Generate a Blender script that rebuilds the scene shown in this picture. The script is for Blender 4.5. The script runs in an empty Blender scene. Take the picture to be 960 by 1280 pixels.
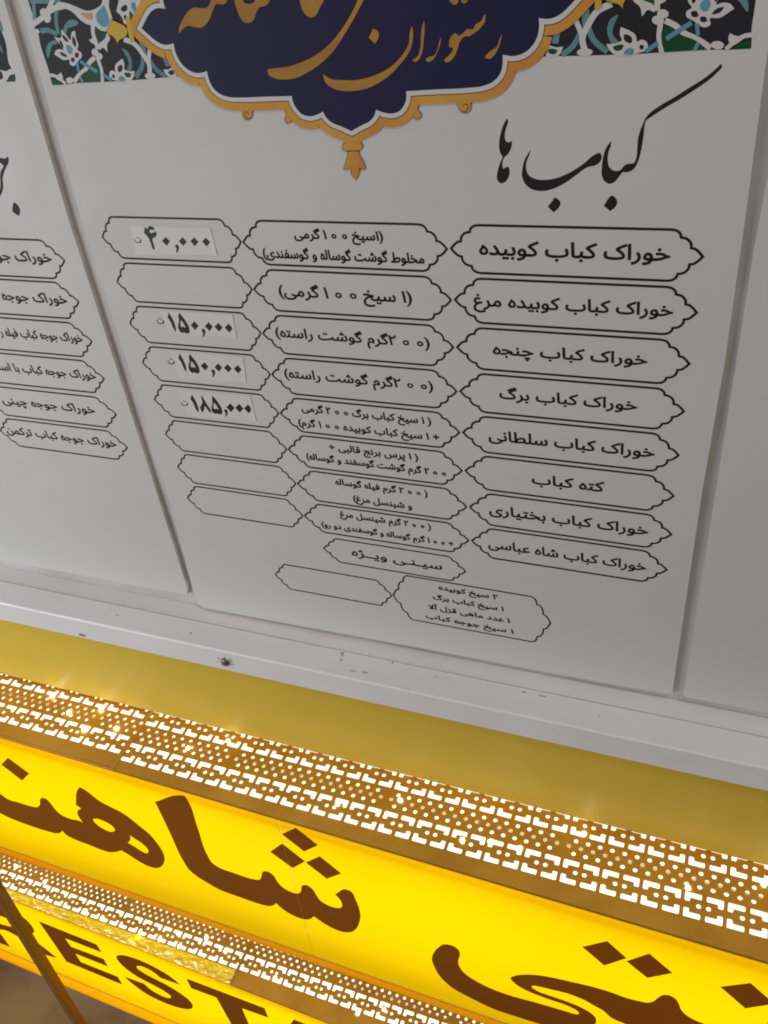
import bpy, math, random, json
from mathutils import Vector, Matrix, noise
from mathutils.geometry import tessellate_polygon, delaunay_2d_cdt
random.seed(7)
S = bpy.context.scene
COL = S.collection
# ------------------------------------------------------------------ camera, world, lamps, exposure
cam = bpy.data.cameras.new("camera"); co = bpy.data.objects.new("camera", cam); COL.objects.link(co)
cam.sensor_fit = 'HORIZONTAL'; cam.sensor_width = 36.0; cam.lens = 40.8441
cam.clip_start = 0.02; cam.clip_end = 60
co.matrix_world = Matrix([[0.9315705, -0.1332619, 0.3382569, 0.4595525], [0.3450237, 0.6173518, -0.7069904, -0.5325489], [-0.1146087, 0.775318, 0.6210852, 0.2290053], [0.0, 0.0, 0.0, 1.0]])
S.camera = co
S.cycles.filter_width = 1.9
W = bpy.data.worlds.new("World"); S.world = W; W.use_nodes = True
bg = W.node_tree.nodes['Background']; bg.inputs[0].default_value = (1.0, 0.90, 0.885, 1); bg.inputs[1].default_value = 0.20
def area(name, loc, aim, size, power, col):
    l = bpy.data.lights.new(name, 'AREA'); l.energy = power; l.color = col; l.shape = 'RECTANGLE'; l.size = size[0]; l.size_y = size[1]
    o = bpy.data.objects.new(name, l); COL.objects.link(o); o.location = loc
    o.rotation_euler = (Vector(aim) - Vector(loc)).to_track_quat('-Z', 'Y').to_euler()
area("low_left_fill", (-0.95, -1.05, -0.22), (0.02, 0, -0.4), (0.7, 0.7), 10.0, (0.92, 0.96, 1.0))  # unseen lamp added low at the left, so the boards dim towards the right
area("downlight", (0.95, -0.55, 1.35), (0.5, -0.05, -0.41), (0.35, 0.35), 7.0, (1.0, 0.90, 0.84))
S.view_settings.view_transform = 'Standard'; S.view_settings.look = 'None'
S.view_settings.exposure = 0.0; S.view_settings.gamma = 1.0; S.view_settings.use_curve_mapping = False
# ------------------------------------------------------------------ materials
def mat(name, col, rough=.5, metal=0., var=0., scale=8., bump=0., bscale=60., spec=.5, col2=None, coat=0., stretch=None):
    m = bpy.data.materials.new(name); m.use_nodes = True; n = m.node_tree.nodes; l = m.node_tree.links
    b = n['Principled BSDF']; b.inputs['Roughness'].default_value = rough; b.inputs['Metallic'].default_value = metal
    b.inputs['Specular IOR Level'].default_value = spec; b.inputs['Coat Weight'].default_value = coat
    tc = n.new('ShaderNodeTexCoord'); mp = n.new('ShaderNodeMapping'); l.new(tc.outputs['Object'], mp.inputs[0])
    if stretch: mp.inputs['Scale'].default_value = stretch
    nz = n.new('ShaderNodeTexNoise'); nz.inputs['Scale'].default_value = scale; nz.inputs['Detail'].default_value = 6; nz.inputs['Roughness'].default_value = .6
    l.new(mp.outputs[0], nz.inputs['Vector'])
    rp = n.new('ShaderNodeValToRGB'); l.new(nz.outputs[0], rp.inputs[0])
    c2 = col2 or tuple(x * (1 - var) for x in col)
    rp.color_ramp.elements[0].position = .36; rp.color_ramp.elements[1].position = .64
    rp.color_ramp.elements[0].color = (*c2, 1); rp.color_ramp.elements[1].color = (*col, 1)
    l.new(rp.outputs[0], b.inputs['Base Color'])
    if name in ('printed_white_board', 'white_lacquer', 'mustard_acrylic', 'brass_sheet'):      # smears and fingerprints in the gloss
        n3 = n.new('ShaderNodeTexNoise'); n3.inputs['Scale'].default_value = 9; n3.inputs['Detail'].default_value = 7; n3.inputs['Distortion'].default_value = 1.2
        mr = n.new('ShaderNodeMapRange'); mr.inputs[1].default_value = .35; mr.inputs[2].default_value = .65; mr.inputs[3].default_value = rough - .10; mr.inputs[4].default_value = rough + .12
        l.new(mp.outputs[0], n3.inputs['Vector']); l.new(n3.outputs[0], mr.inputs[0]); l.new(mr.outputs[0], b.inputs['Roughness'])
    if bump:
        n2 = n.new('ShaderNodeTexNoise'); n2.inputs['Scale'].default_value = bscale; n2.inputs['Detail'].default_value = 5
        l.new(mp.outputs[0], n2.inputs['Vector'])
        bp = n.new('ShaderNodeBump'); bp.inputs['Strength'].default_value = bump; bp.inputs['Distance'].default_value = .002
        l.new(n2.outputs[0], bp.inputs['Height']); l.new(bp.outputs[0], b.inputs['Normal'])
    return m
def glow(name, col, strength):
    m = bpy.data.materials.new(name); m.use_nodes = True; n = m.node_tree.nodes; l = m.node_tree.links
    n.remove(n['Principled BSDF']); e = n.new('ShaderNodeEmission'); e.inputs[1].default_value = strength
    tc = n.new('ShaderNodeTexCoord'); nz = n.new('ShaderNodeTexNoise'); nz.inputs['Scale'].default_value = 5; l.new(tc.outputs['Object'], nz.inputs[0])
    rp = n.new('ShaderNodeValToRGB'); rp.color_ramp.elements[0].color = (*[x * .66 for x in col], 1); rp.color_ramp.elements[1].color = (*col, 1)
    l.new(nz.outputs[0], rp.inputs[0]); l.new(rp.outputs[0], e.inputs[0]); l.new(e.outputs[0], n['Material Output'].inputs[0])
    return m
def acrylic(name, col, tint, fac=.85, gloss=.04, bump=0.):
    m = bpy.data.materials.new(name); m.use_nodes = True; n = m.node_tree.nodes; l = m.node_tree.links
    n.remove(n['Principled BSDF'])
    t = n.new('ShaderNodeBsdfTranslucent'); d = n.new('ShaderNodeBsdfDiffuse'); g = n.new('ShaderNodeBsdfGlossy')
    d.inputs[0].default_value = (*col, 1); g.inputs['Roughness'].default_value = .15; g.inputs[0].default_value = (1, 1, 1, 1)
    tc = n.new('ShaderNodeTexCoord'); nz = n.new('ShaderNodeTexNoise'); nz.inputs['Scale'].default_value = 5; nz.inputs['Detail'].default_value = 4
    l.new(tc.outputs['Object'], nz.inputs[0]); rp = n.new('ShaderNodeValToRGB'); l.new(nz.outputs[0], rp.inputs[0])
    rp.color_ramp.elements[0].color = (*[x * .95 for x in tint], 1); rp.color_ramp.elements[1].color = (*tint, 1)
    l.new(rp.outputs[0], t.inputs[0])
    if bump:
        n2 = n.new('ShaderNodeTexNoise'); n2.inputs['Scale'].default_value = 70; n2.inputs['Detail'].default_value = 3; l.new(tc.outputs['Object'], n2.inputs[0])
        bp = n.new('ShaderNodeBump'); bp.inputs['Strength'].default_value = bump; bp.inputs['Distance'].default_value = .004
        l.new(n2.outputs[0], bp.inputs['Height']); l.new(bp.outputs[0], g.inputs['Normal']); l.new(bp.outputs[0], t.inputs['Normal'])
    a = n.new('ShaderNodeMixShader'); a.inputs[0].default_value = fac; l.new(d.outputs[0], a.inputs[1]); l.new(t.outputs[0], a.inputs[2])
    b = n.new('ShaderNodeMixShader'); b.inputs[0].default_value = gloss; l.new(a.outputs[0], b.inputs[1]); l.new(g.outputs[0], b.inputs[2])
    l.new(b.outputs[0], n['Material Output'].inputs[0]); return m
MT = dict(
    board=mat('printed_white_board', (.71, .705, .69), .48, var=.055, scale=2.2, bump=.06, bscale=14, spec=.22),
    edge=mat('grey_board_edge', (.72, .69, .66), .6, var=.25, scale=40),
    back=mat('dusty_white_backing', (.68, .66, .64), .6, var=.2, scale=9),
    ink=mat('black_print', (.028, .024, .027), .5, var=.25, scale=40, spec=.15),
    numeral=mat('black_label_print', (.02, .018, .018), .5, var=.25, scale=40, spec=.3),
    navy=mat('navy_print', (.022, .019, .064), .52, var=.12, scale=12, spec=.15),
    white=mat('white_print', (.71, .705, .69), .48, var=.055, scale=2.2, spec=.22),
    gold=mat('gold_print', (.72, .44, .075), .52, col2=(.66, .28, .06), scale=14, spec=.15),
    golddark=mat('brown_print', (.22, .11, .03), .52, var=.2, scale=30, spec=.15),
    goldtext=mat('bronze_gold_print', (.52, .31, .055), .52, col2=(.36, .16, .04), scale=11, spec=.15, stretch=(.5, 1, 1.6)),
    teal=mat('teal_print', (.16, .34, .36), .52, var=.25, scale=22, spec=.15),
    green=mat('green_print', (.02, .10, .042), .52, var=.3, scale=22, spec=.15),
    dark=mat('dark_print', (.030, .031, .037), .52, var=.2, scale=22, spec=.15),
    blue=mat('blue_print', (.16, .38, .48), .52, var=.2, scale=22, spec=.15),
    tan=mat('tan_print', (.60, .38, .25), .52, var=.15, scale=22, spec=.15),
    yellow=mat('yellow_print', (.74, .48, .06), .52, var=.12, scale=22, spec=.15),
    sticker=mat('sticker_paper', (.755, .75, .74), .5, var=.03, scale=12, spec=.4),
    ledge=mat('white_lacquer', (.89, .89, .90), .30, var=.05, scale=12, bump=.06, bscale=40, spec=.5),
    mustard=mat('mustard_acrylic', (.76, .545, .055), .50, var=.06, scale=4, spec=.4),
    groove_shade=mat('painted_groove_shade', (.05, .05, .055), .8, var=.2),
    scuff=mat('grey_scuff', (.34, .31, .29), .7, var=.5, scale=90),
    screw=mat('tarnished_steel', (.30, .24, .20), .35, metal=.8, var=.4, scale=300, bump=.2, bscale=400),
    brass=mat('brass_sheet', (.82, .44, .045), .36, metal=.30, col2=(.66, .33, .03), scale=18, bump=.12, bscale=30),
    brassR=mat('brass_trim', (.80, .40, .05), .35, metal=.3, var=.2, scale=16),
    vinyl=acrylic('brown_vinyl', (.24, .092, .012), (.25, .080, .005), fac=.25, gloss=.03),
    pole=mat('brown_painted_metal', (.30, .125, .02), .4, var=.1, scale=30),
    body=mat('ochre_cladding', (.45, .32, .06), .5, var=.15, scale=5),
    floor=mat('brown_marble', (.24, .19, .115), .4, col2=(.11, .08, .045), scale=7, bump=.03, bscale=9),
    grout=mat('floor_joint', (.16, .12, .08), .7, var=.2),
    led=glow('led_light', (1.0, .94, .76), 1.9),
    bulb=glow('led_bulb', (1.0, .95, .82), 22),
    tube=glow('light_box_lamp', (1.0, .97, .90), 1.75),
    face=acrylic('yellow_acrylic', (.80, .55, .01), (1.0, .655, .0), fac=.93, gloss=.02),
    rim=acrylic('orange_acrylic', (.80, .40, .01), (1.0, .44, .0), fac=.92, gloss=.04),
    joint=acrylic('joint_strip', (.70, .42, .12), (1.0, .62, .0), fac=.45, gloss=.02),
    film=acrylic('crinkled_yellow_film', (.85, .60, .02), (1.0, .74, .01), fac=.80, gloss=.13, bump=.9),
)
# ------------------------------------------------------------------ building helpers
def thing(name, label, cat, loc, group=None):
    o = bpy.data.objects.new(name, None); COL.objects.link(o); o.location = loc; o.empty_display_size = .05
    o['label'] = label; o['category'] = cat
    if group: o['group'] = group
    return o
def wloc(o):
    v = Vector((0, 0, 0))
    while o: v += o.location; o = o.parent
    return v
class MB:
    def __init__(s): s.v = []; s.f = []; s.m = []
    def add(s, vs, fs, m=0):
        k = len(s.v); s.v += [tuple(v) for v in vs]; s.f += [tuple(i + k for i in f) for f in fs]; s.m += [m] * len(fs)
    def box(s, lo, hi, m=0):
        (a, b, c), (d, e, f) = lo, hi
        s.add([(a,b,c),(d,b,c),(d,e,c),(a,e,c),(a,b,f),(d,b,f),(d,e,f),(a,e,f)],
              [(0,3,2,1),(4,5,6,7),(0,1,5,4),(1,2,6,5),(2,3,7,6),(3,0,4,7)], m)
    def build(s, name, mats, parent=None, bevel=0., smooth=False, loc=None):
        me = bpy.data.meshes.new(name)
        off = wloc(parent) if parent else Vector(loc or (0, 0, 0))
        l = Vector(loc) - off if (parent and loc) else (Vector((0, 0, 0)) if parent else off)
        base = off + l if parent else off
        me.from_pydata([tuple(Vector(v) - base) for v in s.v], [], s.f)
        for x in mats: me.materials.append(MT[x])
        me.polygons.foreach_set('material_index', s.m)
        if smooth: me.polygons.foreach_set('use_smooth', [True] * len(me.polygons))
        me.update(); o = bpy.data.objects.new(name, me); COL.objects.link(o)
        if parent: o.parent = parent
        o.location = l
        if bevel:
            b = o.modifiers.new('bevel', 'BEVEL'); b.width = bevel; b.segments = 3; b.limit_method = 'ANGLE'
        return o
def spline(pts, n=5, closed=True):
    """Catmull-Rom through the points; a point with a third value is a corner."""
    P = [Vector((p[0], p[1])) for p in pts]; C = [len(p) > 2 for p in pts]; N = len(P); out = []
    for i in range(N if closed else N - 1):
        a, b = P[i], P[(i + 1) % N]
        if C[i] and C[(i + 1) % N]: out.append(a); continue
        p0 = P[(i - 1) % N] if closed or i > 0 else a
        p3 = P[(i + 2) % N] if closed or i + 2 < N else b
        L = (b - a).length
        def tan(p, q, r):
            u = (q - p).length; w = (r - q).length
            if u < 1e-9 or w < 1e-9: return (b - a)
            return ((q - p) / u * w + (r - q) / w * u) / (u + w) * L
        t0 = (b - a) if C[i] else tan(p0, a, b)
        t1 = (b - a) if C[(i + 1) % N] else tan(a, b, p3)
        for k in range(n):
            t = k / n; h = t * t * (3 - 2 * t)
            out.append(a * (1 - h) + b * h + t0 * (t * (1 - t) ** 2) + t1 * (-t * t * (1 - t)))
    if not closed: out.append(P[-1])
    return out
def fill(mb, loops, fn, m=0):
    """Flat filled outline (first loop) with holes, put in space by fn(u, v); faces look along fn's front."""
    flat = [p for l in loops for p in l]
    tris = tessellate_polygon([[Vector((p[0], p[1], 0)) for p in l] for l in loops])
    fs = []
    for t in tris:
        a, b, c = (flat[i] for i in t)
        if abs((b[0]-a[0])*(c[1]-a[1]) - (b[1]-a[1])*(c[0]-a[0])) < 1e-13: continue
        fs.append(t if (b[0]-a[0])*(c[1]-a[1]) - (b[1]-a[1])*(c[0]-a[0]) > 0 else t[::-1])
    mb.add([fn(p[0], p[1]) for p in flat], fs, m)
def fill_glyph(mb, loops, fn, m=0):
    """as fill(), for font outlines that touch themselves: constrained triangulation, inside by winding"""
    vs = []; ed = []
    for l in loops:
        k = len(vs); vs += [Vector((p[0], p[1])) for p in l]; ed += [(k + i, k + (i + 1) % len(l)) for i in range(len(l))]
    v2, _, f2, *_r = delaunay_2d_cdt(vs, ed, [], 0, 1e-8)
    def wind(x, y):
        w = 0
        for l in loops:
            for i in range(len(l)):
                a, b = l[i - 1], l[i]
                if (a[1] > y) != (b[1] > y):
                    if x < (b[0] - a[0]) * (y - a[1]) / (b[1] - a[1]) + a[0]: w += 1 if b[1] > a[1] else -1
        return w
    fs = []
    for f in f2:
        c = sum((v2[i] for i in f), Vector((0, 0))) / len(f)
        if wind(c.x, c.y) != 0: fs.append(tuple(f))
    out = []
    for f in fs:
        a, b, c = (v2[i] for i in f[:3]); d = (b - a).cross(c - a)
        if abs(d) > 1e-14: out.append(f if d > 0 else f[::-1])
    mb.add([fn(p.x, p.y) for p in v2], out, m)
def offset(P, d):
    """Offset of a closed polyline by d (positive = to the left of its direction), mitred."""
    N = len(P); out = []
    for i in range(N):
        a, b, c = P[i - 1], P[i], P[(i + 1) % N]
        e, f = (b - a), (c - b)
        if e.length < 1e-9: e = f
        if f.length < 1e-9: f = e
        n1 = Vector((-e.y, e.x)).normalized(); n2 = Vector((-f.y, f.x)).normalized()
        m = n1 + n2
        if m.length < 1e-6: m = n1
        m.normalize(); k = max(.35, m.dot(n1)); out.append(b + m * (d / k))
    return out
def ring(mb, P, w, fn, m=0, closed=True):
    if closed: A, B = offset(P, w / 2), offset(P, -w / 2)
    else:
        A, B = [], []
        for i in range(len(P)):
            t = (P[min(i + 1, len(P) - 1)] - P[max(i - 1, 0)]).normalized(); n = Vector((-t.y, t.x))
            A.append(P[i] + n * w / 2); B.append(P[i] - n * w / 2)
    N = len(P); vs = [fn(*p) for p in A] + [fn(*p) for p in B]
    mb.add(vs, [(i, N + i, N + (i + 1) % N, (i + 1) % N) for i in range(N if closed else N - 1)], m)
def sc(loop): return [((p[0] * 1e-4, p[1] * 1e-4, 1) if len(p) > 2 else (p[0] * 1e-4, p[1] * 1e-4)) for p in loop]
LIFT = .00005
def bd(layer): return lambda u, v: (u, -LIFT * layer, v)       # on the printed boards, print layer by layer
# ------------------------------------------------------------------ Persian lettering (bundled fallback font, joined forms)
FORMS = {'ا':(0xFE8D,0xFE8E),'آ':(0xFE81,0xFE82),'ب':(0xFE8F,0xFE90,0xFE91,0xFE92),'پ':(0xFB56,0xFB57,0xFB58,0xFB59),'ت':(0xFE95,0xFE96,0xFE97,0xFE98),
 'ج':(0xFE9D,0xFE9E,0xFE9F,0xFEA0),'چ':(0xFB7A,0xFB7B,0xFB7C,0xFB7D),'خ':(0xFEA5,0xFEA6,0xFEA7,0xFEA8),'د':(0xFEA9,0xFEAA),'ر':(0xFEAD,0xFEAE),'ز':(0xFEAF,0xFEB0),'ژ':(0xFB8A,0xFB8B),
 'س':(0xFEB1,0xFEB2,0xFEB3,0xFEB4),'ش':(0xFEB5,0xFEB6,0xFEB7,0xFEB8),'ط':(0xFEC1,0xFEC2,0xFEC3,0xFEC4),'ع':(0xFEC9,0xFECA,0xFECB,0xFECC),'غ':(0xFECD,0xFECE,0xFECF,0xFED0),
 'ف':(0xFED1,0xFED2,0xFED3,0xFED4),'ق':(0xFED5,0xFED6,0xFED7,0xFED8),'ک':(0xFB8E,0xFB8F,0xFB90,0xFB91),'گ':(0xFB92,0xFB93,0xFB94,0xFB95),'ل':(0xFEDD,0xFEDE,0xFEDF,0xFEE0),
 'م':(0xFEE1,0xFEE2,0xFEE3,0xFEE4),'ن':(0xFEE5,0xFEE6,0xFEE7,0xFEE8),'و':(0xFEED,0xFEEE),'ه':(0xFEE9,0xFEE9,0xFEEB,0xFEEC),'ی':(0xFBFC,0xFBFD,0xFBFE,0xFBFF),'ـ':(0x640,)*4}
def shape(s):
    out = []; i = 0
    while i < len(s):
        ch = s[i]
        if ch in FORMS:
            pv = s[i - 1] if i else ' '; nx = s[i + 1] if i + 1 < len(s) else ' '
            pj = pv in FORMS and len(FORMS[pv]) == 4; nj = nx in FORMS and len(FORMS[ch]) == 4
            if ch == 'ل' and nx in 'اآ':
                out.append(chr((0xFEFB if nx == 'ا' else 0xFEF5) + (1 if pj else 0))); i += 2; continue
            out.append(chr(FORMS[ch][(3 if nj else 1) if pj else (2 if nj else 0)]))
        elif '۰' <= ch <= '۹':
            j = i
            while j < len(s) and '۰' <= s[j] <= '۹': j += 1
            out.append(s[i:j].replace('۰', ' o').strip()); i = j; continue
        else: out.append({'(': ')', ')': '('}.get(ch, ch))
        i += 1
    return ''.join(reversed(out))
_cu = bpy.data.curves.new('lettering', 'FONT'); _to = bpy.data.objects.new('lettering', _cu); COL.objects.link(_to)
_cu.size = 1; _cu.resolution_u = 3
def inside(p, L):
    c = False
    for i in range(len(L)):
        a, b = L[i - 1], L[i]
        if (a.y > p.y) != (b.y > p.y) and p.x < (b.x - a.x) * (p.y - a.y) / (b.y - a.y) + a.x: c = not c
    return c
def text_loops(s):
    """outlines of a line of lettering, grouped as [outer, holes...]"""
    _cu.body = shape(s)
    dg = bpy.context.evaluated_depsgraph_get(); dg.update(); e = _to.evaluated_get(dg); c = e.to_curve(dg); L = []
    for sp in c.splines:
        bp = sp.bezier_points; P = []
        for i in range(len(bp)):
            p, q = bp[i], bp[(i + 1) % len(bp)]
            A, B, Cc, E = (Vector(v[:2]) for v in (p.co, p.handle_right, q.handle_left, q.co))
            straight = abs((B - A).cross(E - A)) + abs((Cc - A).cross(E - A)) < 1e-6
            for k in range(1 if straight else 3):
                u = k / 3; w = 1 - u; P.append(A * w**3 + B * 3 * w * w * u + Cc * 3 * w * u * u + E * u**3)
        Q = [P[i] for i in range(len(P)) if (P[i] - P[i - 1]).length > 1e-5]
        if len(Q) > 2: L.append(Q)
    e.to_curve_clear()
    ar = lambda l: sum(l[i-1].cross(l[i]) for i in range(len(l))) / 2
    order = sorted(L, key=lambda l: -abs(ar(l))); groups = []
    for l in order:
        for g in groups:
            if ar(l) * ar(g[0]) < 0 and inside(l[0], g[0]): g.append(l); break
        else: groups.append([l])
    return groups
def small_zeros(G):
    """the Persian zero is a small ring: shrink every round o of the line"""
    for g in G:
        if len(g) != 2 or len(g[0]) != len(ZERO[0]): continue
        xs = [p.x for p in g[0]]; ys = [p.y for p in g[0]]; zx = [p.x for p in ZERO[0]]; zy = [p.y for p in ZERO[0]]
        if abs(max(xs) - min(xs) - max(zx) + min(zx)) > .004 or abs(max(ys) - min(ys) - max(zy) + min(zy)) > .004: continue
        c = Vector(((max(xs) + min(xs)) / 2, (max(ys) + min(ys)) / 2))
        for i in range(2): g[i] = [c + (p - c) * .70 for p in g[i]]
    return G
ZERO = None
ALEF = .714
def text(mb, s, xl, xr, zb, h, fn, m=0, ref=None, bold=.00042, fn2=None):
    global ZERO
    ZERO = ZERO or text_loops('o')[0]
    G = small_zeros(text_loops(s)); xs = [p.x for g in G for p in g[0]]; x0, x1 = min(xs), max(xs); w = x1 - x0
    if ref:
        rx = [p.x for g in text_loops(ref) for p in g[0]]; w = max(rx) - min(rx)
    k = (xr - xl) / w; q = h / ALEF
    for g in G:
        H = [[Vector((xr - (x1 - p.x) * k, zb + p.y * q)) for p in l] for l in g]
        fill_glyph(mb, H, fn, m)
        for l in H: ring(mb, l, bold, fn2 or fn, m)              # the face is a shade bolder than the font: a rim round each outline
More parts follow.
